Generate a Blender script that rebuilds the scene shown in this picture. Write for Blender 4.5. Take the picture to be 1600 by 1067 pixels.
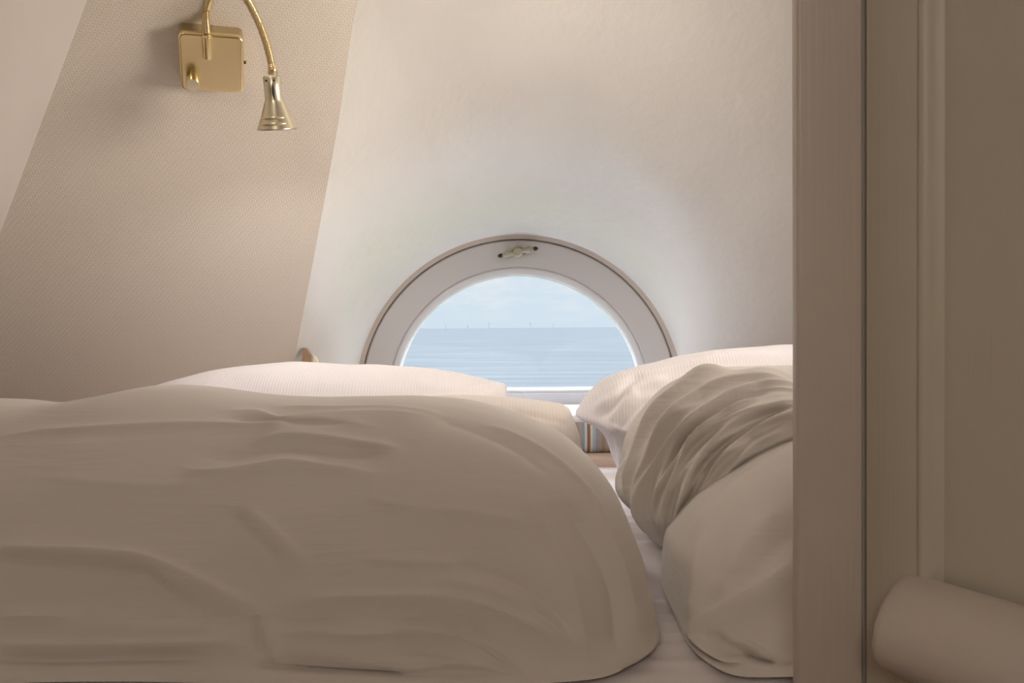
import bpy, bmesh, math, random
import numpy as np
from mathutils import Vector, Matrix, noise

C = bpy.context.scene.collection
for o in list(bpy.data.objects): bpy.data.objects.remove(o)
random.seed(7)
PI = math.pi
F = 1300.0          # focal length in pixels of the 1600 px wide frame
CZ = 1.05           # eye height; heights "h" below are relative to it
HZ = 512.0

# ------------------------------------------------------------------ camera
cam_d = bpy.data.cameras.new('camera'); cam = bpy.data.objects.new('camera', cam_d); C.objects.link(cam)
cam_d.sensor_width = 36.0; cam_d.lens = 36.0 * F / 1600.0; cam_d.clip_start = 0.02; cam_d.clip_end = 60000
pitch = math.atan((533.5 - HZ) / F)
cam.matrix_world = (Matrix.Translation((0, 0, CZ)) @ Matrix.Rotation(PI / 2 - pitch, 4, 'X')
                    @ Matrix.Rotation(math.radians(-0.4), 4, 'Z'))
bpy.context.scene.camera = cam

# ------------------------------------------------------------------ world
sc = bpy.context.scene
sc.view_settings.view_transform = 'Standard'; sc.view_settings.look = 'None'
sc.view_settings.gamma = 1.0; sc.view_settings.exposure = 0.0; sc.view_settings.use_curve_mapping = False
w = bpy.data.worlds.new('sky'); sc.world = w; w.use_nodes = True
nt = w.node_tree; nt.nodes.clear()
def N(nt, t, **k):
    n = nt.nodes.new(t)
    for a, b in k.items(): setattr(n, a, b)
    return n
tc = N(nt, 'ShaderNodeTexCoord'); mp = N(nt, 'ShaderNodeMapping'); mp.inputs['Scale'].default_value = (9, 9, 34)
nz = N(nt, 'ShaderNodeTexNoise'); nz.inputs['Scale'].default_value = 2.0; nz.inputs['Detail'].default_value = 7; nz.inputs['Roughness'].default_value = 0.62
cr = N(nt, 'ShaderNodeValToRGB'); cr.color_ramp.elements[0].position = .42; cr.color_ramp.elements[1].position = .66
cr.color_ramp.elements[0].color = (.73, .84, .945, 1); cr.color_ramp.elements[1].color = (.86, .90, .955, 1)
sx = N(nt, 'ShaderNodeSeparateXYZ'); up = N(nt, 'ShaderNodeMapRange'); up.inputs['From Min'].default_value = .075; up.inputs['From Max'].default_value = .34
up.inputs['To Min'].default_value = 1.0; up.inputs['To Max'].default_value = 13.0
hzr = N(nt, 'ShaderNodeMapRange'); hzr.inputs['From Min'].default_value = 0.0; hzr.inputs['From Max'].default_value = .035
mixh = N(nt, 'ShaderNodeMixRGB'); mixh.inputs[1].default_value = (.72, .83, .94, 1)
bg = N(nt, 'ShaderNodeBackground'); ow = N(nt, 'ShaderNodeOutputWorld')
L = nt.links.new
L(tc.outputs['Generated'], mp.inputs[0]); L(mp.outputs[0], nz.inputs['Vector']); L(nz.outputs['Fac'], cr.inputs[0])
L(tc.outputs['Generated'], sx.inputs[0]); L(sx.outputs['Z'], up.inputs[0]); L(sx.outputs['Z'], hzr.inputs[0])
L(hzr.outputs[0], mixh.inputs[0]); L(cr.outputs[0], mixh.inputs[2])
hi = N(nt, 'ShaderNodeMapRange'); hi.inputs['From Min'].default_value = .09; hi.inputs['From Max'].default_value = .35
mixb = N(nt, 'ShaderNodeMixRGB'); mixb.inputs[2].default_value = (.74, .82, 1.0, 1)
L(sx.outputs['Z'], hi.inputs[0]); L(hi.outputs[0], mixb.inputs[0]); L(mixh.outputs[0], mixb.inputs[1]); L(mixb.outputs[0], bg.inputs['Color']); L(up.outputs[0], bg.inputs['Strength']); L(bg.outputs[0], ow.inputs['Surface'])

# ------------------------------------------------------------------ lights
def area(name, loc, target, size, power, col, sizey=None):
    d = bpy.data.lights.new(name, 'AREA'); d.energy = power; d.color = col; d.size = size
    if sizey: d.shape = 'RECTANGLE'; d.size_y = sizey
    o = bpy.data.objects.new(name, d); C.objects.link(o); o.location = loc
    o.rotation_euler = (Vector(target) - Vector(loc)).to_track_quat('-Z', 'Y').to_euler()
    return o
# daylight enters through the half-round window (portal only guides the sampling of the sky)
po = area('window_portal', (.025, 3.29, CZ - .03), (.025, 0, CZ - .03), 1.15, 1, (1, 1, 1), .6); po.data.cycles.is_portal = True
# unseen fill added high in the alcove, brightening the right of the vault
area('alcove_fill', (-.55, 1.52, CZ + 1.14), (.95, 2.3, CZ + .35), .4, 5.8, (1.0, .92, .83)).data.spread = math.radians(100)
area('slope_fill', (1.15, 1.45, CZ + .35), (-.95, 2.25, CZ + .35), .5, 4.3, (1.0, .91, .81)).data.spread = math.radians(75)  # added fill from the right, unseen, lifting the papered slope
# unseen fill added behind the camera for the post, door and duvet fronts
area('room_fill', (-.8, -1.5, CZ + 1.0), (.2, 1.6, CZ - .1), 1.6, 24, (1.0, .91, .80), .5)
def spot(name, loc, target, power, ang, col, rad=.02):
    d = bpy.data.lights.new(name, 'SPOT'); d.energy = power; d.color = col; d.spot_size = math.radians(ang); d.spot_blend = .6; d.shadow_soft_size = rad
    o = bpy.data.objects.new(name, d); C.objects.link(o); o.location = loc
    o.rotation_euler = (Vector(target) - Vector(loc)).to_track_quat('-Z', 'Y').to_euler(); return o
# the twin of the brass lamp, above the right pillow behind the post
spot('right_reading_lamp', (1.0, 2.0, CZ + .45), (1.0, 2.08, CZ - .1), 7.5, 125, (1.0, .96, .96))

# ------------------------------------------------------------------ materials
def mat(name, col, rough=.6, metal=0, spec=.5, bump=None, var=None, sheen=0, coat=0):
    m = bpy.data.materials.new(name); m.use_nodes = True; t = m.node_tree; b = t.nodes['Principled BSDF']
    b.inputs['Base Color'].default_value = (*col, 1); b.inputs['Roughness'].default_value = rough
    b.inputs['Metallic'].default_value = metal; b.inputs['Specular IOR Level'].default_value = spec
    b.inputs['Sheen Weight'].default_value = sheen; b.inputs['Coat Weight'].default_value = coat
    tcn = N(t, 'ShaderNodeTexCoord')
    if var:   # (scale, amount)
        n = N(t, 'ShaderNodeTexNoise'); n.inputs['Scale'].default_value = var[0]; n.inputs['Detail'].default_value = 4
        r = N(t, 'ShaderNodeValToRGB')
        r.color_ramp.elements[0].position = .3; r.color_ramp.elements[1].position = .7
        r.color_ramp.elements[0].color = (*[c * (1 - var[1]) for c in col], 1); r.color_ramp.elements[1].color = (*[min(1, c * (1 + var[1])) for c in col], 1)
        t.links.new(tcn.outputs['Object'], n.inputs['Vector']); t.links.new(n.outputs['Fac'], r.inputs[0]); t.links.new(r.outputs[0], b.inputs['Base Color'])
    if bump:  # (scale vec, strength, distance)
        mpn = N(t, 'ShaderNodeMapping'); mpn.inputs['Scale'].default_value = bump[0]
        n = N(t, 'ShaderNodeTexNoise'); n.inputs['Scale'].default_value = 1; n.inputs['Detail'].default_value = 5
        bp = N(t, 'ShaderNodeBump'); bp.inputs['Strength'].default_value = bump[1]; bp.inputs['Distance'].default_value = bump[2]
        t.links.new(tcn.outputs['Object'], mpn.inputs[0]); t.links.new(mpn.outputs[0], n.inputs['Vector'])
        t.links.new(n.outputs['Fac'], bp.inputs['Height']); t.links.new(bp.outputs[0], b.inputs['Normal'])
    return m

plaster = mat('cream_gloss_plaster', (.80, .765, .70), .33, bump=((26, 26, 9), .4, .008), var=(3, .03), spec=.7)
ceil_m = mat('smooth_ceiling_paint', (.76, .69, .62), .6, bump=((60, 60, 60), .1, .002))
paint = mat('white_frame_paint', (.62, .585, .555), .4, bump=((30, 30, 30), .08, .002))
reveal_m = mat('brown_reveal_shade', (.50, .42, .34), .6)  # shadow in the rim around the window frame, put into a brown colour
door_m = mat('brushed_cream_door_paint', (.64, .58, .48), .45, bump=((160, 160, 4), .30, .002), var=(3, .04))
post_m = mat('brushed_pink_cream_post_paint', (.68, .60, .53), .42, bump=((160, 160, 4), .28, .002), var=(3, .04))
floor_m = mat('wooden_floor', (.30, .20, .12), .5, bump=((3, 60, 3), .2, .002), var=(6, .2))
brass = mat('polished_brass', (.93, .76, .42), .24, metal=1, bump=((20, 20, 20), .04, .002))
brass_b = mat('satin_brass', (.80, .66, .40), .3, metal=1)
brass_c = mat('bright_brass', (.95, .86, .62), .22, metal=1)
bulb_m = mat('lit_bulb', (.9, .88, .8), .4); bulb_m.node_tree.nodes['Principled BSDF'].inputs['Emission Color'].default_value = (1, .9, .75, 1); bulb_m.node_tree.nodes['Principled BSDF'].inputs['Emission Strength'].default_value = 4
champagne = mat('champagne_brass', (.78, .71, .54), .33, metal=1)
dark_m = mat('dark_bronze', (.05, .04, .03), .4, metal=.6)
cream_m = mat('cream_porcelain', (.42, .37, .27), .25)
wood_m = mat('varnished_wood', (.38, .24, .15), .4, var=(12, .2))
red_m = mat('dark_red_wood', (.045, .006, .008), .45)
bench_m = mat('pale_pink_bench_paint', (.62, .47, .38), .5)

def wallpaper():
    m = bpy.data.materials.new('woven_wallpaper'); m.use_nodes = True; t = m.node_tree; b = t.nodes['Principled BSDF']
    b.inputs['Base Color'].default_value = (.80, .715, .615, 1); b.inputs['Roughness'].default_value = .55
    tcn = N(t, 'ShaderNodeTexCoord'); mpn = N(t, 'ShaderNodeMapping'); mpn.inputs['Scale'].default_value = (1, 1.2, 1.2)
    br = N(t, 'ShaderNodeTexBrick'); br.inputs['Scale'].default_value = 1.0
    br.inputs['Brick Width'].default_value = .013; br.inputs['Row Height'].default_value = .0075; br.inputs['Mortar Size'].default_value = .0022
    br.inputs['Mortar Smooth'].default_value = 1.0; br.inputs['Color1'].default_value = (1, 1, 1, 1); br.inputs['Color2'].default_value = (.7, .7, .7, 1); br.inputs['Mortar'].default_value = (0, 0, 0, 1)
    bp = N(t, 'ShaderNodeBump'); bp.inputs['Strength'].default_value = .33; bp.inputs['Distance'].default_value = .003
    t.links.new(tcn.outputs['UV'], br.inputs['Vector']); t.links.new(br.outputs['Color'], bp.inputs['Height']); t.links.new(bp.outputs[0], b.inputs['Normal'])
    return m
paper = wallpaper()

def cloth(name, col, mode):
    """white cotton; mode 'duvet' fine horizontal crinkle, 'pillow' fine woven stripes"""
    m = bpy.data.materials.new(name); m.use_nodes = True; t = m.node_tree; b = t.nodes['Principled BSDF']
    b.inputs['Roughness'].default_value = .85; b.inputs['Sheen Weight'].default_value = .25; b.inputs['Sheen Roughness'].default_value = .4
    b.inputs['Specular IOR Level'].default_value = .2; b.inputs['Base Color'].default_value = (*col, 1)
    tcn = N(t, 'ShaderNodeTexCoord'); bp = N(t, 'ShaderNodeBump')
    if mode == 'duvet':
        mpn = N(t, 'ShaderNodeMapping'); mpn.inputs['Scale'].default_value = (6, 6, 75); mpn.inputs['Rotation'].default_value = (0, .05, 0)
        n = N(t, 'ShaderNodeTexNoise'); n.inputs['Scale'].default_value = 1; n.inputs['Detail'].default_value = 4; n.inputs['Distortion'].default_value = .4
        t.links.new(tcn.outputs['Object'], mpn.inputs[0]); t.links.new(mpn.outputs[0], n.inputs['Vector'])
        n2 = N(t, 'ShaderNodeTexNoise'); n2.inputs['Scale'].default_value = 1; n2.inputs['Detail'].default_value = 2; n2.inputs['Distortion'].default_value = 1.2
        mp2 = N(t, 'ShaderNodeMapping'); mp2.inputs['Scale'].default_value = (2.2, 2.2, 9); t.links.new(tcn.outputs['Object'], mp2.inputs[0]); t.links.new(mp2.outputs[0], n2.inputs['Vector'])
        b2 = N(t, 'ShaderNodeBump'); b2.inputs['Strength'].default_value = .35; b2.inputs['Distance'].default_value = .02; t.links.new(n2.outputs['Fac'], b2.inputs['Height']); t.links.new(b2.outputs[0], bp.inputs['Normal'])
        t.links.new(n.outputs['Fac'], bp.inputs['Height']); bp.inputs['Strength'].default_value = .2; bp.inputs['Distance'].default_value = .008
    else:
        wv = N(t, 'ShaderNodeTexWave'); wv.bands_direction = 'X'; wv.inputs['Scale'].default_value = 42; wv.inputs['Distortion'].default_value = .25
        t.links.new(tcn.outputs['Object'], wv.inputs['Vector'])
        t.links.new(wv.outputs['Fac'], bp.inputs['Height']); bp.inputs['Strength'].default_value = .22; bp.inputs['Distance'].default_value = .0015
        r = N(t, 'ShaderNodeValToRGB'); r.color_ramp.elements[0].color = (*[c * .965 for c in col], 1); r.color_ramp.elements[1].color = (*col, 1)
        t.links.new(wv.outputs['Fac'], r.inputs[0]); t.links.new(r.outputs[0], b.inputs['Base Color'])
    t.links.new(bp.outputs[0], b.inputs['Normal'])
    return m
duvet_m = cloth('white_cotton_duvet', (.70, .645, .595), 'duvet')
pillow_m = cloth('white_striped_weave_pillow', (.84, .79, .79), 'pillow')
pillow_p = cloth('peach_white_pillow', (.78, .70, .655), 'pillow')
sheet_m = cloth('white_sheet', (.80, .74, .74), 'duvet')

# ------------------------------------------------------------------ mesh helpers
def link(name, me, m, parent=None, smooth=True):
    o = bpy.data.objects.new(name, me); C.objects.link(o)
    if m: me.materials.append(m)
    if smooth: me.shade_smooth()
    if parent: o.parent = parent
    return o
def tag(o, label=None, cat=None, group=None, kind=None):
    if label: o['label'] = label
    if cat: o['category'] = cat
    if group: o['group'] = group
    if kind: o['kind'] = kind
    return o
def empty(name, loc=(0, 0, 0)):
    o = bpy.data.objects.new(name, None); C.objects.link(o); o.location = loc; o.empty_display_size = .05
    return o
def frombm(name, bm, m, parent=None, smooth=False, bevel=0, seg=3):
    if bevel: bmesh.ops.bevel(bm, geom=bm.edges[:], offset=bevel, segments=seg, affect='EDGES', profile=.5)
    bmesh.ops.recalc_face_normals(bm, faces=bm.faces[:])
    me = bpy.data.meshes.new(name); bm.to_mesh(me); bm.free()
    o = link(name, me, m, parent, smooth)
    if bevel: me.shade_smooth(); o.modifiers.new('wn', 'WEIGHTED_NORMAL')
    return o
def box(name, lo, hi, m, parent=None, bevel=0, M=None):
    bm = bmesh.new(); bmesh.ops.create_cube(bm, size=1)
    for v in bm.verts:
        v.co = Vector([lo[i] + (v.co[i] + .5) * (hi[i] - lo[i]) for i in range(3)])
    if bevel: bmesh.ops.bevel(bm, geom=bm.edges[:], offset=bevel, segments=3, affect='EDGES', profile=.5)
    if M is not None: bm.transform(M)
    return frombm(name, bm, m, parent, smooth=bool(bevel))
def grid(name, P, m, parent=None, uv=None, flip=False, closed_u=False):
    """P: array (n, k, 3)"""
    n, k = P.shape[:2]
    faces = []
    nn = n if closed_u else n - 1
    for i in range(nn):
        i2 = (i + 1) % n
        for j in range(k - 1):
            f = (i * k + j, i2 * k + j, i2 * k + j + 1, i * k + j + 1)
            faces.append(f[::-1] if flip else f)
    me = bpy.data.meshes.new(name); me.from_pydata(P.reshape(-1, 3).tolist(), [], faces)
    if uv is not None:
        ul = me.uv_layers.new(name='UVMap'); U = uv.reshape(-1, 2)
        for lp in me.loops: ul.data[lp.index].uv = U[lp.vertex_index]
    return link(name, me, m, parent)
def catmull(pts, n, closed=False):
    P = np.array(pts, float); out = []
    k = len(P); segs = k if closed else k - 1
    for i in range(segs):
        if closed: p0, p1, p2, p3 = P[(i - 1) % k], P[i], P[(i + 1) % k], P[(i + 2) % k]
        else: p0, p1, p2, p3 = P[max(i - 1, 0)], P[i], P[i + 1], P[min(i + 2, k - 1)]
        for t in np.linspace(0, 1, 24, endpoint=False):
            out.append(.5 * ((2 * p1) + (-p0 + p2) * t + (2 * p0 - 5 * p1 + 4 * p2 - p3) * t * t + (-p0 + 3 * p1 - 3 * p2 + p3) * t ** 3))
    if closed: out.append(out[0])
    else: out.append(P[-1])
    out = np.array(out); d = np.r_[0, np.cumsum(np.linalg.norm(np.diff(out, axis=0), axis=1))]
    s = np.linspace(0, d[-1], n + 1 if closed else n)
    R = np.stack([np.interp(s, d, out[:, c]) for c in range(out.shape[1])], 1)
    return R[:-1] if closed else R
def tube(name, pts, rad, m, parent=None, seg=16, n=None, ripple=None, cap=True):
    """pts: list of 3-vectors, rad: number or list along the path"""
    P = catmull(pts, n or 8 * len(pts)); k = len(P)
    rr = np.interp(np.linspace(0, 1, k), np.linspace(0, 1, len(rad)), rad) if hasattr(rad, '__len__') else np.full(k, rad)
    if ripple: rr = rr * (1 + ripple[1] * np.sin(np.arange(k) * 2 * PI / ripple[0]))
    bm = bmesh.new(); rings = []; up = Vector((1, 0, 0)); prev = None
    for i in range(k):
        t = Vector(P[min(i + 1, k - 1)] - P[max(i - 1, 0)]).normalized()
        if prev is None: a = t.orthogonal().normalized()
        else: a = (prev - t * prev.dot(t)).normalized()
        prev = a; b = t.cross(a)
        rings.append([bm.verts.new(Vector(P[i]) + (a * math.cos(q) + b * math.sin(q)) * rr[i]) for q in [2 * PI * j / seg for j in range(seg)]])
    for i in range(k - 1):
        for j in range(seg): bm.faces.new((rings[i][j], rings[i][(j + 1) % seg], rings[i + 1][(j + 1) % seg], rings[i + 1][j]))
    if cap: bm.faces.new(rings[0][::-1]); bm.faces.new(rings[-1])
    return frombm(name, bm, m, parent, smooth=True)
def lathe(name, prof, base, axis, m, parent=None, seg=40, smooth=True):
    """prof: (radius, distance along axis)"""
    ax = Vector(axis).normalized(); a = ax.orthogonal().normalized(); b = ax.cross(a); bm = bmesh.new(); rings = []
    for r, d in prof:
        rings.append([bm.verts.new(Vector(base) + ax * d + (a * math.cos(q) + b * math.sin(q)) * max(r, 1e-4)) for q in [2 * PI * j / seg for j in range(seg)]])
    for i in range(len(prof) - 1):
        for j in range(seg): bm.faces.new((rings[i][j], rings[i][(j + 1) % seg], rings[i + 1][(j + 1) % seg], rings[i + 1][j]))
    return frombm(name, bm, m, parent, smooth=smooth)

def V(x, y, h): return (x, y, CZ + h)
def px2(px, py, Y): return ((px - 800) / F * Y, Y, CZ + (HZ - py) / F * Y)     # a measured point at distance Y

# ------------------------------------------------------------------ the room
SLOPE = 2.9            # the papered roof slope: y = SLOPE - h
KX = .4
def slope_y(h, x=0.0): return SLOPE - h + KX * min(0.0, x + .35)
D = 3.2                # the window plane
WX, WH = .025, -.271   # centre of the half-round window
R_OUT, R_VAULT = .61, .627

opening = [(-.875, -.43, None), (-.815, -.277, None), (-.746, -.105, 166), (-.605, .235, 148), (-.477, .55, 128), (-.375, .815, 112), (-.25, 1.02, 102),
           (-.05, 1.14, 94), (.2, 1.18, 84), (.45, 1.15, 72), (.68, 1.03, 58), (.82, .8, 46), (.92, .5, 34), (1.02, .2, 22), (1.11, -.1, 11), (1.16, -.277, None), (1.2, -.43, None)]
Wpts = []
for i, (x, h, a) in enumerate(opening):
    if a is None:
        s = -1 if i < 5 else 1
        Wpts.append((WX + s * R_VAULT, -.43 if i in (0, len(opening) - 1) else WH))
    else: Wpts.append((WX + R_VAULT * math.cos(math.radians(a)), WH + R_VAULT * math.sin(math.radians(a))))
NU = 240
# resample both with the same parameter
def resample_param(pts, n):
    P = np.array(pts, float); k = len(P); out = []
    for u in np.linspace(0, k - 1, n):
        i = min(int(u), k - 2); t = u - i
        p0, p1, p2, p3 = P[max(i - 1, 0)], P[i], P[i + 1], P[min(i + 2, k - 1)]
        out.append(.5 * ((2 * p1) + (-p0 + p2) * t + (2 * p0 - 5 * p1 + 4 * p2 - p3) * t * t + (-p0 + 3 * p1 - 3 * p2 + p3) * t ** 3))
    return np.array(out)
O2 = resample_param([(x, h) for x, h, a in opening], NU)
ang = [a for x, h, a in opening]
ang[1] = 180; ang[-2] = 0; ang[0] = 196; ang[-1] = -16
angs = resample_param([(a, 0) for a in ang], NU)[:, 0]
W2 = []
for a in angs:
    if a > 180: W2.append((WX - R_VAULT, WH - (a - 180) / 16 * .159))
    elif a < 0: W2.append((WX + R_VAULT, WH + a / 16 * .159))
    else: W2.append((WX + R_VAULT * math.cos(math.radians(a)), WH + R_VAULT * math.sin(math.radians(a))))
W2 = np.array(W2)
NV = 60; Pv = np.zeros((NU, NV, 3))
for i in range(NU):
    a = np.array((W2[i, 0], D, W2[i, 1])); b = np.array((O2[i, 0], slope_y(O2[i, 1], O2[i, 0]), O2[i, 1]))
    c = a + np.array((0, -.42 * (a[1] - b[1]), 0)) + (b - a) * np.array((.12, 0, .10))
    for j, t in enumerate(np.linspace(0, 1, NV)):
        p = (1 - t) ** 2 * a + 2 * t * (1 - t) * c + t * t * b
        k = t * (1 - t) * 4
        p = p + k * .006 * noise.noise(Vector((p[0] * 4, p[1] * 4, p[2] * 2)))
        Pv[i, j] = (p[0], p[1], CZ + p[2])
vault = grid('wall_window_vault', Pv, plaster); tag(vault, kind='structure')

# papered slope around the opening
def slope_piece(name, inner, outer):
    n = len(inner); K = 12; P = np.zeros((n, K, 3)); U = np.zeros((n, K, 2))
    for i in range(n):
        for j in range(K):
            t = j / (K - 1); x = inner[i][0] * (1 - t) + outer[i][0] * t; h = inner[i][1] * (1 - t) + outer[i][1] * t
            P[i, j] = V(x, slope_y(h, x), h); U[i, j] = (x, h * 1.414)
    return P, U
XL, XR, HT = -2.0, 1.55, 1.25
outer = []
for i in range(NU):
    x, h = O2[i]
    u = i / (NU - 1)
    if u < .36: outer.append((XL, -.43 + (HT + .43) * min(1, u / .36)))
    elif u > .70: outer.append((XR, -.43 + (HT + .43) * min(1, (1 - u) / .30)))
    else: outer.append((XL + (XR - XL) * (u - .36) / .34, HT))
P, U = slope_piece('s', O2, outer)
slope = grid('wall_papered_slope', P, paper, uv=U); slope.data.shade_flat(); tag(slope, kind='structure')
slope.modifiers.new('t', 'SOLIDIFY').thickness = .004; slope.modifiers['t'].offset = 0

# left roof slope (smooth), rising to the right
def quad(name, pts, m, kind='structure'):
    me = bpy.data.meshes.new(name); me.from_pydata([V(*p) for p in pts], [], [(0, 1, 2, 3)]); o = link(name, me, m, smooth=False)
    tag(o, kind=kind); return o
def lx(h): return -.96 + (h - .75) * .832
quad('wall_left', [(lx(-.3), -2.2, -.3), (lx(-.3), slope_y(-.3, lx(-.3)) + .03, -.3), (lx(HT), slope_y(HT, lx(HT)) + .03, HT), (lx(HT), -2.2, HT)], ceil_m)
quad('wall_left_knee', [(lx(-.3), -2.2, -1.05), (lx(-.3), 3.4, -1.05), (lx(-.3), 3.4, -.3), (lx(-.3), -2.2, -.3)], ceil_m)
quad('ceiling', [(lx(HT), -2.2, HT), (lx(HT), slope_y(HT) + .02, HT), (1.6, slope_y(HT) + .02, HT), (1.6, -2.2, HT)], ceil_m)
quad('floor', [(-2.2, -2.2, -1.05), (1.6, -2.2, -1.05), (1.6, 3.4, -1.05), (-2.2, 3.4, -1.05)], floor_m)
quad('wall_right', [(1.55, -2.2, -1.05), (1.55, 3.4, -1.05), (1.55, 3.4, HT), (1.55, -2.2, HT)], ceil_m)
quad('wall_back', [(-2.2, -2.2, -1.05), (1.6, -2.2, -1.05), (1.6, -2.2, HT), (-2.2, -2.2, HT)], ceil_m)
box('wall_partition', V(.37, .945, -1.05), V(1.55, .985, HT), ceil_m)['kind'] = 'structure'
box('wall_knee', V(-2.0, 3.24, -1.05), V(1.55, 3.34, -.43), ceil_m)['kind'] = 'structure'
quad('wall_alcove_knee', [(-.80, 3.15, -1.05), (-.80, 3.15, -.40), (-2.1, 2.63, -.40), (-2.1, 2.63, -1.05)], ceil_m)
box('wall_under_window', V(WX - .64, D, -.43), V(WX + .64, D + .1, -.297), paint)['kind'] = 'structure'

# ------------------------------------------------------------------ half-round window
def arch_band(name, prof, m, parent, n=96, base=-.295):
    """prof: list of (radius, y) swept over the half circle with short legs to the base"""
    path = [(-1, base)] + [(math.cos(PI - PI * i / n), math.sin(PI * i / n)) for i in range(n + 1)] + [(1, base)]
    K = len(prof); P = np.zeros((len(path), K, 3))
    for i, (c, s) in enumerate(path):
        for j, (r, y) in enumerate(prof):
            if i in (0, len(path) - 1): P[i, j] = V(WX + c * r, y, base)
            else: P[i, j] = V(WX + c * r, y, WH + s * r)
    o = grid(name, P, m, parent); o.modifiers.new('es', 'EDGE_SPLIT').split_angle = math.radians(28); return o
win = empty('window_1', V(WX, D, -.295)); tag(win, kind='structure')
def place(o, parent):           # keep world placement under an empty
    o.parent = parent; o.matrix_parent_inverse = Matrix.Translation(-Vector(parent.location)); return o
bpy.context.view_layer.update()
place(arch_band('reveal', [(R_VAULT + .012, D - .012), (R_OUT + .002, D + .002), (R_OUT + .002, D + .08)], reveal_m, None), win)
place(arch_band('window_frame', [(R_OUT, D + .07), (R_OUT, D + .018), (R_OUT - .006, D + .012), (.507, D + .012), (.505, D + .017), (.502, D + .017), (.500, D + .013),
                                 (.492, D + .014), (.478, D + .022), (.473, D + .030), (.473, D + .075)], paint, None), win)
# bottom rail, swept profile across
def rail(name, x0, x1, prof, m):
    P = np.array([[V(x, y, h) for (y, h) in prof] for x in (x0, x1)]); o = grid(name, P, m); o.data.shade_flat(); return o
place(rail('bottom_rail', WX - .58, WX + .58, [(D + .09, -.300), (D + .058, -.240), (D + .030, -.2325), (D + .024, -.236), (D + .012, -.242), (D + .012, -.252), (D + .004, -.254), (D + .004, -.300)], paint), win)
glass_m = bpy.data.materials.new('clear_glass'); glass_m.use_nodes = True; t = glass_m.node_tree; t.nodes.clear()
tr = N(t, 'ShaderNodeBsdfTransparent'); gl = N(t, 'ShaderNodeBsdfGlossy'); mx = N(t, 'ShaderNodeMixShader'); out = N(t, 'ShaderNodeOutputMaterial')
gl.inputs['Roughness'].default_value = .02; mx.inputs[0].default_value = .03; tr.inputs[0].default_value = (.97, .985, .985, 1)
t.links.new(tr.outputs[0], mx.inputs[1]); t.links.new(gl.outputs[0], mx.inputs[2]); t.links.new(mx.outputs[0], out.inputs[0])
gv = [V(WX + .478 * math.cos(PI * i / 60), D + .055, WH + .478 * math.sin(PI * i / 60)) for i in range(61)]
gv = [V(WX + .478, D + .055, -.30)] + gv + [V(WX - .478, D + .055, -.30)]
me = bpy.data.meshes.new('pane'); nG = len(gv)
me.from_pydata(gv + [(x, y + .004, z) for x, y, z in gv], [], [tuple(range(nG)), tuple(range(2 * nG - 1, nG - 1, -1))] + [(i, (i + 1) % nG, nG + (i + 1) % nG, nG + i) for i in range(nG)])
place(link('pane', me, glass_m, smooth=False), win)
# turn handle at the crown of the frame
hc = Vector(px2(810, 395, D + .012)); 
hd = empty('window_handle', hc); place(hd, win)
def hl(o): o.parent = hd; o.matrix_parent_inverse = Matrix.Translation(-hc); return o
tilt = math.radians(11)
def hp(a, d): return hc + Vector((a * math.cos(tilt), -d, a * math.sin(tilt)))
hl(lathe('rosette', [(0, 0), (.0225, 0), (.023, .006), (.019, .010), (.0165, .020), (.0195, .023), (.019, .030), (.013, .035), (0, .036)], hc, (0, -1, 0), cream_m))
hl(tube('back_plate', [hp(-.043, .003), hp(-.02, .003) + Vector((0, 0, .004)), hp(.02, .003) - Vector((0, 0, .004)), hp(.043, .003) - Vector((0, 0, .002))], [.004, .009, .009, .004], dark_m))
for s in (-1, 1):
    hl(tube('lever', [hp(s * .014, .022), hp(s * .03, .022), hp(s * .048, .022), hp(s * .060, .022)], [.0085, .0095, .014, .009], cream_m))
    hl(tube('lever_tip', [hp(s * .059, .022), hp(s * .069, .022), hp(s * .078, .022)], [.006, .0085, .004], dark_m))

# ------------------------------------------------------------------ outside: lawn, sea, wind turbines
def ground(name, y0, y1, z, m, w=30000, label=None, dz=-2.0):
    bm = bmesh.new(); bmesh.ops.create_cube(bm, size=1)
    for v in bm.verts: v.co = Vector((v.co.x * w, y0 if v.co.y < 0 else y1, z if v.co.z > 0 else z + dz))
    o = frombm(name, bm, m); return o
sea_m = bpy.data.materials.new('pale_sea_water'); sea_m.use_nodes = True; t = sea_m.node_tree; b = t.nodes['Principled BSDF']
b.inputs['Base Color'].default_value = (.52, .60, .62, 1); b.inputs['Roughness'].default_value = .6; b.inputs['Specular IOR Level'].default_value = 0
tcn = N(t, 'ShaderNodeTexCoord'); mpn = N(t, 'ShaderNodeMapping'); mpn.inputs['Scale'].default_value = (.02, .12, .1)
n = N(t, 'ShaderNodeTexNoise'); n.inputs['Scale'].default_value = 1; n.inputs['Detail'].default_value = 6; n.inputs['Roughness'].default_value = .6
r = N(t, 'ShaderNodeValToRGB'); r.color_ramp.elements[0].position = .35; r.color_ramp.elements[1].position = .65
r.color_ramp.elements[0].color = (.058, .062, .060, 1); r.color_ramp.elements[1].color = (.076, .078, .074, 1)
t.links.new(tcn.outputs['Object'], mpn.inputs[0]); t.links.new(mpn.outputs[0], n.inputs['Vector']); t.links.new(n.outputs['Fac'], r.inputs[0]); t.links.new(r.outputs[0], b.inputs['Base Color'])
SEA = -8.0
tag(ground('sea', 75, 30000, SEA, sea_m), 'calm pale grey-blue sea seen through the half-round window up to the horizon', 'sea', kind='stuff')
lawn_m = mat('green_grass_dyke', (.045, .062, .022), 1.0, spec=0, var=(.5, .25))
tag(ground('grass_dyke', 5.5, 75, SEA + .4, lawn_m, w=160), 'green grass dyke below the house between the window and the sea', 'grass', kind='stuff')
turb_m = mat('pale_turbine_paint', (.11, .125, .145), .6)
TD = 6000.0
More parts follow.
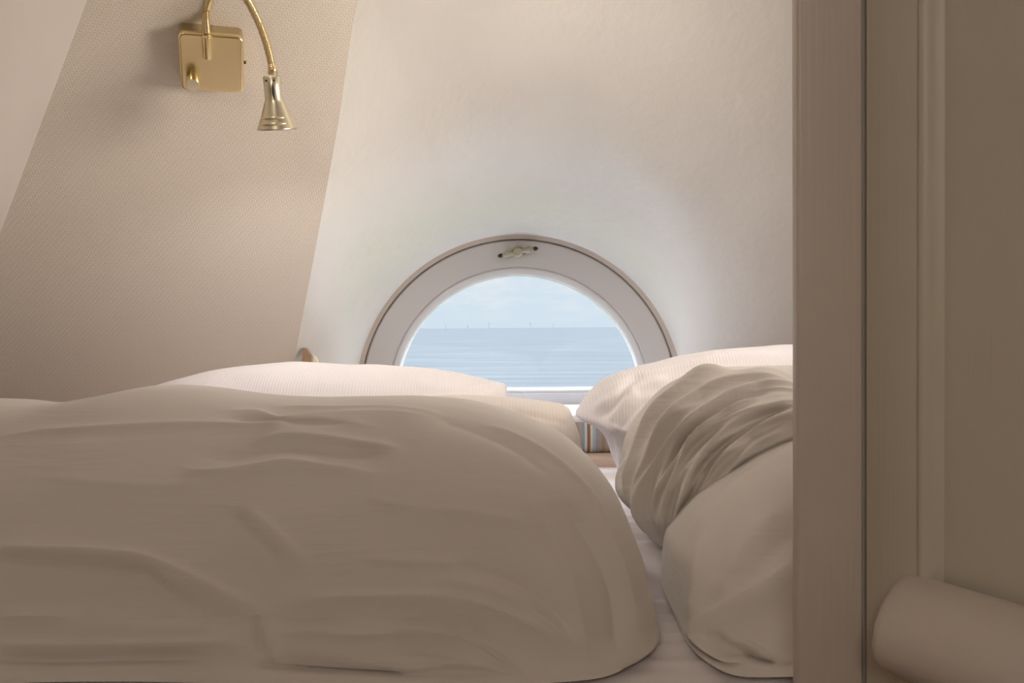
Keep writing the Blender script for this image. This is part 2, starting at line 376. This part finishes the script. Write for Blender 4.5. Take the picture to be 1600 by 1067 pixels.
def turbine(px, hpx, lab, rot):
    x = (px - 800) / F * TD; H = hpx / F * TD
    r = empty('wind_turbine', (x, TD, SEA)); tag(r, lab, 'wind turbine', 'wind turbines on the horizon')
    tube('tower', [(0, 0, 0), (0, 0, H * .6), (0, 0, H)], [2.2, 1.8, 1.3], turb_m, r, seg=8)
    lathe('nacelle', [(0, 0), (2, .5), (2, 6), (0, 7)], (0, -4, H), (0, 1, 0), turb_m, r, seg=10)
    for k in range(3):
        a = rot + k * 2 * PI / 3
        tube('blade', [(0, -4, H), (math.cos(a) * H * .22, -4, H + math.sin(a) * H * .22), (math.cos(a) * H * .45, -4, H + math.sin(a) * H * .45)], [1.0, 1.1, .3], turb_m, r, seg=6)
turbine(697, 8, 'faint wind turbine nearest the left end of the horizon', .5)
turbine(731, 6, 'faint wind turbine, second from the left on the horizon', 1.1)
turbine(764, 10, 'tall thin wind turbine, third from the left on the horizon', 1.57)
turbine(829, 9, 'thin wind turbine just right of the middle of the horizon', .9)
turbine(865, 6, 'faint wind turbine furthest right on the horizon', .3)

# ------------------------------------------------------------------ bench under the window with striped box cushion
MAT = -.43
YF, YB = 1.0, 2.62
box('window_bench', V(-1.6, YB + .015, -1.05), V(1.5, 3.235, -.418), bench_m, bevel=.004)
tag(bpy.data.objects['window_bench'], 'pale pinkish painted bench between the head of the bed and the window', 'bench')
stripe = bpy.data.materials.new('multicolour_striped_fabric'); stripe.use_nodes = True; t = stripe.node_tree; b = t.nodes['Principled BSDF']; b.inputs['Roughness'].default_value = .8
tcn = N(t, 'ShaderNodeTexCoord'); sp = N(t, 'ShaderNodeSeparateXYZ'); mm = N(t, 'ShaderNodeMath', operation='MULTIPLY'); mm.inputs[1].default_value = 1 / .155
ad = N(t, 'ShaderNodeMath', operation='ADD'); ad.inputs[1].default_value = 9.446; fr = N(t, 'ShaderNodeMath', operation='FRACT'); r = N(t, 'ShaderNodeValToRGB'); r.color_ramp.interpolation = 'CONSTANT'
cols = [(0, (.36, .29, .24)), (.07, (.30, .25, .22)), (.14, (.40, .33, .28)), (.22, (.34, .28, .24)), (.28, (.38, .32, .27)), (.34, (.24, .33, .44)), (.40, (.64, .62, .56)), (.45, (.26, .15, .10)), (.52, (.64, .60, .52)),
        (.57, (.36, .44, .52)), (.64, (.28, .31, .36)), (.68, (.37, .30, .25)), (.76, (.32, .25, .21)), (.84, (.40, .33, .28)), (.92, (.31, .26, .22))]
el = r.color_ramp.elements
el[0].position = 0; el[0].color = (*cols[0][1], 1); el[1].position = cols[1][0]; el[1].color = (*cols[1][1], 1)
for p, c in cols[2:]: e = el.new(p); e.color = (*c, 1)
t.links.new(tcn.outputs['Object'], sp.inputs[0]); t.links.new(sp.outputs['X'], mm.inputs[0]); t.links.new(mm.outputs[0], ad.inputs[0]); t.links.new(ad.outputs[0], fr.inputs[0])
t.links.new(fr.outputs[0], r.inputs[0]); t.links.new(r.outputs[0], b.inputs['Base Color'])
cus = empty('bench_cushion', V(.245, 2.95, -.418)); tag(cus, 'box cushion with blue, brown and beige striped side and white top on the window bench', 'cushion')
def rbox(name, hx, hy, z0, z1, rr, m, parent, bulge=0):
    bm = bmesh.new(); bmesh.ops.create_cube(bm, size=1)
    for v in bm.verts: v.co = Vector((v.co.x * 2 * hx, v.co.y * 2 * hy, z0 + (v.co.z + .5) * (z1 - z0)))
    bmesh.ops.bevel(bm, geom=bm.edges[:], offset=rr, segments=5, affect='EDGES', profile=.5)
    bmesh.ops.subdivide_edges(bm, edges=bm.edges[:], cuts=2, use_grid_fill=True)
    for v in bm.verts:
        q = (v.co.z - z0) / (z1 - z0)
        f = math.sin(PI * max(0, min(1, q))) * bulge
        v.co.x *= 1 + f / hx; v.co.y *= 1 + f / hy
    return frombm(name, bm, m, parent, smooth=True)
white_top = cloth('skylit_white_cover', (.86, .86, .90), 'duvet')  # white cover with the blue sky light on it put into the colour
rbox('striped_band', .62, .20, .0, .112, .022, stripe, cus, .008)
rbox('top_cover', .618, .198, .098, .126, .012, white_top, cus, .002)

# ------------------------------------------------------------------ bed: platform, mattress, sheet
box('platform_bed', V(-1.05, YF - .005, -1.05), V(1.25, YB + .01, -.64), red_m, bevel=.004)
tag(bpy.data.objects['platform_bed'], 'dark red bed frame carrying the mattress, mostly hidden under the white bedding', 'bed')
bf = bpy.data.objects['platform_bed']; bf['label'] = 'dark red bed frame carrying the mattress, mostly hidden under the white bedding'
box('mattress', V(-1.02, YF, -.64), V(1.22, YB, -.445), pillow_m, bevel=.03)
tag(bpy.data.objects['mattress'], 'wide white mattress lying on the dark red bed frame', 'mattress')
# fitted sheet with cross folds
nx, ny = 150, 260; xs = np.linspace(-1.03, 1.23, nx); ys = np.linspace(YF - .0, YB + .004, ny)
P = np.zeros((nx, ny, 3))
folds_y = [(1.075, .006, .012), (1.12, .007, .014), (1.165, .007, .012), (1.21, .009, .014), (1.245, .006, .01), (1.30, .008, .016), (1.45, .012, .03), (1.585, .030, .028), (1.64, .012, .016), (1.70, .020, .02), (1.76, .012, .02), (1.83, .010, .02), (1.90, .006, .016), (1.98, .006, .02), (2.10, .004, .02), (2.42, .018, .022), (2.5, .008, .03)]
for i, x in enumerate(xs):
    for j, y in enumerate(ys):
        z = -.440
        for k, (c, a, s) in enumerate(folds_y):
            cc = c + .10 * (x - .2) * math.sin(k * 1.7) + .012 * noise.noise(Vector((x * 5, k * 3.1, 0)))
            z += 1.5 * a * math.exp(-((y - cc) / s) ** 2) * (.7 + .5 * noise.noise(Vector((x * 3, k * 2.3, 4))))
        z += .002 * noise.noise(Vector((x * 8, y * 30, 0)))
        e = min(1, max(0, (min(x + 1.03, 1.23 - x, y - YF, YB + .004 - y)) / .04)); z -= .06 * (1 - math.sqrt(1 - (1 - e) ** 2))
        P[i, j] = V(x, y, z)
sh = grid('bed_sheet', P, sheet_m); tag(sh, 'rumpled white sheet on the mattress, seen in the gap between the two duvets', 'bed sheet')
sh.modifiers.new('t', 'SOLIDIFY').thickness = -.002

# ------------------------------------------------------------------ soft things: an inflated outline with folds
def seg_dist(px, py, pts):
    """distance to a polyline, arc parameter 0..1 and side"""
    P = np.array(pts, float); d = np.full(px.shape, 1e9); t = np.zeros_like(d); sd = np.ones_like(d)
    L_ = np.r_[0, np.cumsum(np.linalg.norm(np.diff(P, axis=0), axis=1))]
    for i in range(len(P) - 1):
        a, b_ = P[i], P[i + 1]; v = b_ - a; l2 = v @ v + 1e-9
        u = np.clip(((px - a[0]) * v[0] + (py - a[1]) * v[1]) / l2, 0, 1)
        dx = px - (a[0] + u * v[0]); dy = py - (a[1] + u * v[1]); dd = np.hypot(dx, dy)
        m = dd < d; d[m] = dd[m]; t[m] = ((L_[i] + u * math.sqrt(l2)) / L_[-1])[m]; sd[m] = np.sign(v[0] * dy - v[1] * dx)[m]
    return d, t, sd
def puff(name, outline, Y0, spine, Tf, Tb, m, parent=None, e=.7, shear=0, folds=(), lumps=(.02, 3), n=420, k=110, floor=None, extra=None, power=2.0):
    """outline, spine, folds: measured points; Tf/Tb: thickness to the front and the back.
    folds: (points, height, width, skew)"""
    zc = px2(0, (spine[0][1] + spine[1][1]) / 2, Y0)[2]           # the rim plane leans: y = Y0 + shear * (z - zc)
    def rim(x, y):
        Yp = (Y0 + shear * (CZ - zc)) / (1 - shear * (HZ - y) / F); q = px2(x, y, Yp); return (q[0], q[2])
    B = catmull([rim(x, y) for x, y in outline], n, True)
    A0 = np.array(rim(*spine[0])); A1 = np.array(rim(*spine[1]))
    v = A1 - A0; u = np.clip(((B - A0) @ v) / (v @ v), 0, 1); u = u * u * (3 - 2 * u) * .5 + u * .5
    # soften the projection along the outline so the rays fan out evenly
    ker = np.hanning(41); ker /= ker.sum(); u = np.convolve(np.r_[u[-20:], u, u[:20]], ker, 'valid')
    S = A0 + u[:, None] * v
    a = np.r_[np.linspace(0, PI / 2, k)]; rings = []
    al = np.r_[a, (PI - a[:-1][::-1])]       # 0 front centre .. pi back centre
    r = np.sin(al) ** e; r[-1] = 0; r[0] = 0
    dep = np.sign(np.cos(al)) * np.abs(np.cos(al)) ** e
    X = S[:, None, 0] + (B[:, 0] - S[:, 0])[:, None] * r[None]; Z = S[:, None, 1] + (B[:, 1] - S[:, 1])[:, None] * r[None]
    Yd = np.where(dep > 0, dep * Tf, dep * Tb)
    Y = Y0 - np.broadcast_to(Yd, X.shape) + shear * (Z - zc)
    co = np.stack([X, Y, Z], -1)
    o = grid(name, co, m, parent, closed_u=True); me = o.data
    bm = bmesh.new(); bm.from_mesh(me); bmesh.ops.remove_doubles(bm, verts=bm.verts[:], dist=.0004); bmesh.ops.recalc_face_normals(bm, faces=bm.faces[:]); bm.to_mesh(me); bm.free()
    nV = len(me.vertices); co = np.zeros(nV * 3); me.vertices.foreach_get('co', co); co = co.reshape(-1, 3)
    no = np.zeros(nV * 3); me.vertices.foreach_get('normal', no); no = no.reshape(-1, 3)
    px = 800 + F * co[:, 0] / co[:, 1]; py = HZ - F * (co[:, 2] - CZ) / co[:, 1]
    disp = np.zeros(nV)
    front = np.clip((-no[:, 1] + .25) * 2.5, 0, 1)
    for f in folds:
        pts, h, wd = f[:3]; skew = f[3] if len(f) > 3 else 0
        c = catmull(pts, 6 * len(pts))
        d, t, sd = seg_dist(px, py, c)
        we = wd * np.where(sd * skew > 0, 1 + abs(skew) * 3, 1) 
        end = np.clip(np.minimum(t, 1 - t) * 5, 0, 1); end = end * end * (3 - 2 * end)
        if len(f) > 4: end = np.maximum(end, np.where((t < .5) if f[4] == 0 else (t > .5), 1, 0))
        disp += h * np.exp(-(d / we) ** power) * end * front
    if lumps[0]:
        s = lumps[1]
        for i in range(nV):
            p = co[i]
            disp[i] += lumps[0] * noise.noise(Vector((p[0] * s, p[1] * s, p[2] * s + 3.3))) + lumps[0] * .3 * noise.noise(Vector((p[0] * s * 2, p[1] * s * 2, p[2] * s * 5)))
    if extra is not None: disp += extra(px, py, co) * front
    co = co + no * disp[:, None]
    if floor is not None:
        soft = .015; fl = CZ + floor              # the cloth rests on the mattress and is tucked in below
        dp_ = np.clip(fl - co[:, 2], 0, None); pull = 1 - np.exp(-dp_ / .45)
        tx = np.clip(co[:, 0], min(A0[0], A1[0]), max(A0[0], A1[0]))
        co[:, 0] += (tx - co[:, 0]) * pull; co[:, 1] += (Y0 + .1 - co[:, 1]) * pull * .6
        z = co[:, 2]; co[:, 2] = np.where(z < fl + soft, fl + soft * np.exp((np.minimum(z, fl + soft) - fl - soft) / soft), z)
    me.vertices.foreach_set('co', co.reshape(-1)); me.update(); me.shade_smooth()
    return o

# ---- left pillows
pA = [(180, 640), (235, 603), (300, 583), (370, 570), (450, 564), (560, 567), (640, 572), (700, 579), (748, 588), (780, 597), (792, 603), (790, 625), (770, 690), (600, 705), (300, 705), (190, 690)]
oA = puff('pillow', pA, 2.12, ((330, 640), (660, 645)), .15, .12, pillow_m, e=.8, shear=.35, lumps=(.006, 6), n=320, k=70, floor=MAT,
          folds=[([(780, 597), (720, 605), (640, 600)], .004, 7), ([(788, 606), (740, 620), (690, 625)], .004, 8)])
tag(oA, 'bright white striped pillow behind the left duvet, under the brass wall lamp', 'pillow')
pB = [(560, 640), (600, 622), (661, 618), (728, 615), (785, 618), (851, 628), (884, 637), (893, 655), (905, 690), (905, 740), (800, 765), (600, 765), (550, 700)]
oB = puff('pillow', pB, 1.80, ((650, 690), (810, 690)), .14, .06, pillow_p, e=.75, shear=.1, lumps=(.006, 6), n=320, k=70, floor=MAT,
          folds=[([(884, 640), (830, 640), (760, 635), (680, 628)], .004, 7), ([(893, 665), (850, 655), (790, 645)], -.003, 5)])
tag(oB, 'peach-white pillow in front of the bright pillow, its corner showing above the left duvet', 'pillow')

# ---- left duvet
dl = [(-420, 690), (-300, 645), (-150, 622), (0, 618), (75, 626), (150, 617), (235, 604), (330, 606), (440, 619), (560, 627), (657, 627), (728, 630), (785, 643), (832, 662),
      (878, 688), (915, 722), (945, 762), (966, 800), (985, 850), (1000, 910), (1010, 980), (1016, 1060), (1010, 1150), (900, 1200), (700, 1200), (200, 1200), (-300, 1180), (-440, 900)]
def ridge(p, h, w, s=0, *r): return (p, h, w, s, *r)
fl = [
    ridge([(-40, 852), (60, 858), (140, 860), (210, 866), (262, 884), (330, 918), (398, 950), (430, 975)], .010, 9, 1.0),
    ridge([(-40, 872), (100, 878), (200, 888), (240, 902), (300, 938), (350, 962), (400, 990)], -.007, 10),
    ridge([(225, 885), (270, 915), (320, 945), (370, 962)], .006, 9),
    ridge([(398, 950), (450, 940), (520, 934), (600, 932), (700, 938), (780, 962), (850, 1000), (900, 1050)], .008, 9, .6),
    ridge([(410, 968), (480, 958), (560, 952), (660, 962), (740, 985), (800, 1020)], -.008, 11),
    ridge([(400, 985), (480, 990), (560, 996), (640, 990), (720, 1005), (790, 1040)], .008, 10),
    ridge([(-40, 962), (60, 961), (120, 966), (200, 976), (300, 980), (380, 996)], .007, 8, .8),
    ridge([(-40, 1002), (80, 1005), (200, 1004), (340, 1006), (400, 1018), (440, 1050)], .009, 8, 1),
    ridge([(-40, 1022), (80, 1024), (200, 1022), (340, 1024)], -.012, 11),
    ridge([(400, 1016), (470, 1024), (560, 1038), (640, 1052), (700, 1046), (760, 1052), (820, 1075)], .010, 9),
    ridge([(380, 1035), (470, 1048), (560, 1062), (640, 1072)], -.014, 10),
    ridge([(395, 950), (405, 985), (420, 1020), (440, 1062)], .008, 11),
    ridge([(385, 960), (392, 990), (405, 1030)], -.005, 8),
    ridge([(268, 716), (300, 729), (345, 729), (400, 722), (450, 717), (520, 727), (600, 735)], .006, 9, .5),
    ridge([(300, 708), (360, 706), (430, 697), (520, 705), (620, 706)], -.006, 13),
    ridge([(380, 690), (440, 678), (520, 684), (640, 700)], .005, 12),
    ridge([(-40, 682), (60, 674), (180, 664), (300, 658), (420, 661), (500, 658), (620, 672)], .005, 10),
    ridge([(330, 636), (400, 640), (440, 653), (500, 650), (600, 648), (700, 655)], .006, 7, .5),
    ridge([(340, 648), (420, 654), (460, 662), (560, 662)], -.005, 7),
    ridge([(420, 628), (520, 638), (620, 640), (720, 650)], .004, 6),
    ridge([(370, 785), (410, 815), (440, 845), (480, 890)], .004, 16, .5),
    ridge([(345, 790), (390, 830), (440, 885)], -.003, 14),
    ridge([(560, 770), (640, 790), (740, 800), (840, 820)], .003, 18),
    ridge([(868, 770), (905, 815), (935, 880), (955, 950), (960, 1040)], -.008, 24),
    ridge([(820, 760), (850, 820), (885, 900), (905, 980), (915, 1060)], .005, 20),
    ridge([(905, 760), (945, 830), (975, 920), (990, 1010)], .003, 14),
    ridge([(640, 905), (720, 912), (790, 935), (850, 975), (900, 1030)], .006, 10, .5),
    ridge([(700, 880), (780, 900), (850, 945), (900, 1000)], -.005, 14),
    ridge([(700, 995), (760, 1015), (800, 1050), (820, 1075)], -.008, 10),
    ridge([(600, 1010), (680, 1020), (740, 1040)], -.005, 9),
    ridge([(560, 870), (640, 878), (720, 880)], .003, 12),
    ridge([(60, 745), (200, 752), (340, 748)], .002, 20),
    ridge([(740, 655), (810, 680), (870, 720), (920, 775), (950, 830)], .005, 8),
    ridge([(660, 645), (740, 668), (810, 700), (870, 750)], -.004, 12),
]
oL = puff('duvet', dl, 1.27, ((-200, 890), (740, 890)), .20, .22, duvet_m, e=.66, shear=1.0, lumps=(.016, 2.6), n=760, k=190, floor=MAT + .003, power=1.35, folds=[(f[0], f[1] * 1.35, f[2] * .72, *f[3:]) for f in fl])
tag(oL, 'large puffy white duvet bundled on the left half of the bed', 'duvet', None)

# ---- right pillow
pC = [(902, 648), (905, 641), (913, 628), (926, 610), (950, 591), (1000, 574), (1060, 558), (1120, 549), (1180, 545), (1240, 541), (1330, 545), (1420, 570), (1450, 640), (1440, 760), (1300, 810), (1120, 808), (1020, 800), (980, 770), (962, 735), (952, 700), (938, 672), (912, 655)]
fc = [ridge([(912, 645), (960, 605), (1030, 580), (1120, 562), (1240, 553)], .004, 8), ridge([(920, 650), (975, 615), (1050, 590)], .005, 7), ridge([(930, 655), (960, 640), (985, 600), (1010, 590)], -.004, 6),
      ridge([(935, 662), (965, 680), (975, 740), (985, 790)], .006, 7), ridge([(950, 668), (968, 640), (1000, 610)], .005, 6), ridge([(955, 690), (985, 650), (1020, 620)], -.004, 6)]
oC = puff('pillow', pC, 2.0, ((1040, 680), (1330, 680)), .16, .12, pillow_m, e=.8, shear=.12, lumps=(.008, 6), n=360, k=80, floor=MAT, folds=[(f[0], f[1] * 1.8, *f[2:]) for f in fc])
tag(oC, 'white striped pillow behind the right duvet, its pointed corner in front of the window', 'pillow')

# ---- right duvet: a gathered layer behind a smooth front layer
dr = empty('duvet', V(.75, 1.5, MAT)); tag(dr, 'white duvet on the right half of the bed with gathered folds, beside the post', 'duvet')
pD = [(1052, 858), (1020, 838), (990, 808), (974, 770), (972, 725), (984, 680), (1010, 640), (1045, 606), (1090, 588), (1150, 579), (1240, 573), (1350, 575), (1450, 600), (1500, 700), (1500, 850), (1400, 900), (1200, 905), (1090, 890)]
gf = []
g0 = [(1050, 856), (1012, 815), (988, 760), (990, 712), (1020, 655), (1075, 612), (1150, 592), (1260, 582)]
g1 = [(1085, 880), (1088, 850), (1098, 815), (1120, 775), (1150, 735), (1190, 705), (1240, 682), (1300, 668)]
random.seed(11)
NG = 22
for i in range(NG):
    t_ = (i + .5) / NG + random.uniform(-.012, .012)
    pts = []
    for q, (a_, b_) in enumerate(zip(g0, g1)):
        wv_ = 7 * math.sin(q * 1.3 + i * 2.1)
        pts.append((a_[0] * (1 - t_) + b_[0] * t_ + wv_ * .5, a_[1] * (1 - t_) + b_[1] * t_ + wv_ * .6))
    s0 = random.choice((0, 0, 1)); s1 = random.choice((8, 8, 6, 7)); pts = pts[s0:s1]
    gf.append(ridge(pts, random.choice((.006, .010, .014, .017)), random.uniform(3.2, 6.5), random.choice((-.6, .6, 0))))
gf += [ridge([(985, 800), (978, 740), (995, 685), (1035, 635), (1090, 602), (1170, 590), (1250, 585)], -.009, 7),
       ridge([(1045, 835), (1035, 780), (1060, 715), (1110, 660), (1180, 625), (1250, 612)], -.010, 8),
       ridge([(1070, 850), (1075, 790), (1110, 725), (1165, 680), (1240, 650)], -.010, 8)]
oD = puff('gathered_layer', pD, 1.68, ((1150, 745), (1380, 745)), .22, .12, duvet_m, None, e=.72, shear=0, lumps=(.012, 4), n=760, k=200, floor=MAT + .003, folds=[(f[0], f[1] * 1.35, *f[2:]) for f in gf], power=1.5); place(oD, dr)
pE = [(1064, 880), (1076, 852), (1108, 798), (1156, 744), (1202, 712), (1260, 692), (1400, 680), (1520, 730), (1560, 900), (1540, 1080), (1400, 1180), (1180, 1190), (1085, 1180), (1062, 1120), (1058, 1040), (1060, 950)]
fe = [ridge([(1052, 868), (1085, 830), (1130, 780), (1190, 735), (1260, 705)], .006, 8),
      ridge([(1110, 1035), (1085, 1000), (1100, 975), (1150, 945), (1200, 915), (1250, 870)], .012, 11, .6),
      ridge([(1082, 1000), (1105, 1030), (1135, 1052), (1160, 1040)], .012, 9),
      ridge([(1120, 1005), (1165, 1015), (1195, 1032), (1240, 1052)], .010, 8),
      ridge([(1110, 1000), (1150, 1018), (1185, 1040)], -.010, 8),
      ridge([(1130, 1036), (1165, 1036), (1215, 1056)], -.016, 8),
      ridge([(1075, 1010), (1090, 1040), (1120, 1070)], -.016, 9),
      ridge([(1110, 780), (1090, 850), (1080, 930), (1070, 990)], .007, 14),
      ridge([(1150, 770), (1125, 850), (1115, 920)], -.006, 18),
      ridge([(1240, 790), (1180, 830), (1140, 890), (1120, 950)], .006, 16),
      ridge([(1250, 830), (1200, 870), (1170, 920)], -.005, 16)]
oE = puff('front_layer', pE, 1.23, ((1200, 920), (1400, 920)), .15, .36, duvet_m, None, e=.7, shear=1.18, lumps=(.014, 3.4), n=560, k=150, floor=MAT + .003, folds=fe); place(oE, dr)

# ------------------------------------------------------------------ brass wall lamp
n_ = Vector((KX, -1, -1)).normalized(); u_ = Matrix.Rotation(math.radians(2.2), 3, n_) @ Vector((1, KX, 0)).normalized(); v_ = n_.cross(u_)
def slope_pt(px, py):
    k = (HZ - py) / F; Y = (SLOPE + KX * .35) / (1 + k - KX * (px - 800) / F); return Vector(px2(px, py, Y))
lp = slope_pt(336, 83)
lamp = empty('wall_lamp', lp); tag(lamp, 'brass wall lamp with square plate and flexible gooseneck on the papered slope', 'lamp')
ML = Matrix(((u_.x, v_.x, n_.x, lp.x), (u_.y, v_.y, n_.y, lp.y), (u_.z, v_.z, n_.z, lp.z), (0, 0, 0, 1)))
def lc(a, b_, c): return ML @ Vector((a, b_, c))
WD = .0735
bm = bmesh.new(); bmesh.ops.create_cube(bm, size=1)
for v in bm.verts: v.co = Vector((v.co.x * 2 * WD, v.co.y * 2 * WD, (v.co.z + .5) * .056))
bmesh.ops.bevel(bm, geom=[e_ for e_ in bm.edges if abs(e_.verts[0].co.z - e_.verts[1].co.z) > .01], offset=.014, segments=6, affect='EDGES', profile=.5)
bmesh.ops.bevel(bm, geom=[e_ for e_ in bm.edges if e_.verts[0].co.z > .05 and e_.verts[1].co.z > .05], offset=.006, segments=4, affect='EDGES', profile=.5)
bm.transform(ML)
o = frombm('mounting_plate', bm, brass, smooth=True); o.modifiers.new('wn', 'WEIGHTED_NORMAL'); place(o, lamp)
kx, ky = -.046, -.036
place(lathe('dimmer_knob', [(0, 0), (.0155, 0), (.0155, .040), (.0145, .0425), (0, .043)], lc(kx, ky, .056), n_, brass_c), lamp).modifiers.new('es', 'EDGE_SPLIT').split_angle = .6
place(lathe('screw', [(0, 0), (.004, 0), (.004, .006), (0, .007)], lc(WD, -.003, .028), u_, dark_m, seg=12), lamp)
st = [lc(-.010, .022, .068), lc(-.010, .045, .069), lc(-.010, .078, .071)]
place(tube('stem', st, [.011, .011, .0105], brass, seg=24), lamp)
Yl = 1.93
gp = [Vector(st[2])] + [Vector(px2(*p)) for p in [(328, 24, 1.99), (337, -6, 1.97), (357, -26, 1.95), (385, -10, 1.94), (408, 30, 1.93), (423, 72, 1.93), (431, 108, Yl)]]
place(tube('gooseneck', gp, [.0078, .0078], brass_b, seg=14, n=520, ripple=(5.2, .2)), lamp)
h0 = Vector(px2(428, 104, Yl)); h1 = Vector(px2(437, 196, Yl + .040)); ax = (h1 - h0).normalized(); Lh = (h1 - h0).length
h0 = h0
place(lathe('neck_collar', [(0, 0), (.0095, 0), (.0115, .022), (0, .024)], Vector(px2(430, 100, Yl)), ax, brass_b), lamp)
sh_prof = [(.0, .020), (.0175, .020), (.0200, .023), (.0203, .050), (.0210, .072), (.0235, .080), (.031, .100), (.039, .121), (.0455, .136), (.0465, .140), (.0445, .140), (.038, .122), (.030, .102), (.0, .085)]
shd = place(lathe('lamp_shade', sh_prof, h0, ax, champagne, seg=56), lamp)
for dd, r0 in ((.112, .0375), (.125, .0433)):       # cooling louvres; bright brass ribs stand for light through the slits
    a_ = ax.orthogonal().normalized(); bb = ax.cross(a_)
    pts = []
    for q in np.linspace(-.95, .75, 14):
        dirv = Vector((math.sin(q), -math.cos(q), 0)); dirv = (dirv - ax * dirv.dot(ax)).normalized()
        pts.append(h0 + ax * dd + dirv * (r0 + .0008))
    place(tube('louvre', pts, [.0008, .0034, .0036, .0008], brass_c, seg=8, n=40), lamp)
for sgn in (-1, 1):
    dirv = Vector((sgn * .42, -.9, 0)); dirv = (dirv - ax * dirv.dot(ax)).normalized()
    place(lathe('screw', [(0, 0), (.0028, 0), (.0025, .002), (0, .0025)], h0 + ax * .030 + dirv * .0195, dirv, dark_m, seg=10), lamp)
sl = (Vector((.25, -.97, 0)) - ax * Vector((.25, -.97, 0)).dot(ax)).normalized()
place(tube('slot', [h0 + ax * .034 + sl * .0193, h0 + ax * .055 + sl * .0196, h0 + ax * .076 + sl * .0205], [.001, .0035, .001], dark_m, seg=8), lamp)
# the lamp is lit: light of its own bulb, out of the mouth of the shade
spot('bulb_light', h0 + ax * .137, h0 + ax * .5, 7.5, 140, (1.0, .96, .96), .018)
# bulb inside the shade
place(lathe('bulb', [(0, .086), (.012, .090), (.020, .108), (.021, .120), (.014, .132), (0, .135)], h0, ax, bulb_m, seg=24), lamp)

# small wooden holder at the foot of the vault, left of the window
hk = Vector(px2(477, 562, 2.83))
hold = empty('wall_hook', hk); tag(hold, 'small brown wooden hook with pale knob left of the window, behind the bright pillow', 'hook')
bm = bmesh.new()
pr = [(-.016, -.055), (.020, -.055), (.024, .018), (.014, .027), (.010, .040), (.000, .046), (-.006, .040)]
f0 = [bm.verts.new((hk.x + a, hk.y - .012, hk.z + b_)) for a, b_ in pr]; f1 = [bm.verts.new((hk.x + a, hk.y + .012, hk.z + b_)) for a, b_ in pr]
bm.faces.new(f0); bm.faces.new(f1[::-1])
for i in range(len(pr)): j = (i + 1) % len(pr); bm.faces.new((f0[i], f0[j], f1[j], f1[i]))
place(frombm('wooden_block', bm, wood_m, bevel=.002), hold)
place(lathe('knob', [(0, -.006), (.024, -.006), (.030, 0), (.024, .006), (0, .006)], hk + Vector((.010, .02, -.006)), (0, -1, .0), mat('pale_knob', (.85, .80, .62), .4)), hold)

# ------------------------------------------------------------------ door post and open panelled door on the right
YP = .93
PX0, PX1 = (1237 - 800) / F * (YP + .02), (1349.5 - 800) / F * YP
box('trim_1', V(PX0, YP, -1.05), V(PX1, YP + .02, HT), post_m, bevel=.004)['kind'] = 'structure'
dd_ = Vector((.454, -.891, 0)).normalized(); dn = Vector((-dd_.y * -1, 0, 0)); dn = Vector((-.891, -.454, 0)).normalized()
hx0 = Vector(V(PX1 + .0010, YP - .002, -1.05))
def dp(s, e_, h): return Vector((hx0.x, hx0.y, CZ + h)) + dd_ * s + dn * e_
MD = Matrix(((dd_.x, dn.x, 0, hx0.x), (dd_.y, dn.y, 0, hx0.y), (0, 0, 1, hx0.z), (0, 0, 0, 1)))
door = empty('door_1', hx0); tag(door, kind='structure')
H_ = 2.2
place(box('stile', (0, -.04, 0), (.068, 0, H_), door_m, None, bevel=.0025, M=MD), door)
place(box('stile', (.70, -.04, 0), (.80, 0, H_), door_m, None, bevel=.0025, M=MD), door)
place(box('door_panel', (.06, -.030, .02), (.71, -.012, H_ - .02), door_m, None, M=MD), door)
place(box('top_rail', (.068, -.04, H_ - .12), (.70, 0, H_), door_m, None, bevel=.0025, M=MD), door)
place(box('bottom_rail', (.068, -.04, 0), (.70, 0, .16), door_m, None, bevel=.0025, M=MD), door)
place(box('middle_rail', (.068, -.04, 1.05 - .40), (.70, 0, 1.05 - .30), door_m, None, bevel=.0025, M=MD), door)
# vertical bead between stile and panel
prof = [(.066, 0), (.068, .003), (.072, .0045), (.076, .003), (.079, -.002), (.083, -.009), (.088, -.012)]
P = np.array([[dp(s, e_, h) for (s, e_) in prof] for h in (-.29, H_ - 1.17)]); place(grid('panel_bead', P, door_m), door)
# nosing of the lower rail, with a rounded end
np_ = [(.0, -.262), (.012, -.263), (.030, -.272), (.050, -.291), (.062, -.309), (.066, -.327), (.063, -.342), (.050, -.354), (.030, -.362), (0, -.366)]
ss = [.046, .048, .053, .060, .070, .30, .73]; sc_ = [.0, .55, .80, .94, 1, 1, 1]
P = np.array([[dp(s, e_ * k_, -.315 + (h + .315) * (k_ * .3 + .7)) for (e_, h) in np_] for s, k_ in zip(ss, sc_)])
o = grid('nosing', P, post_m); place(o, door)
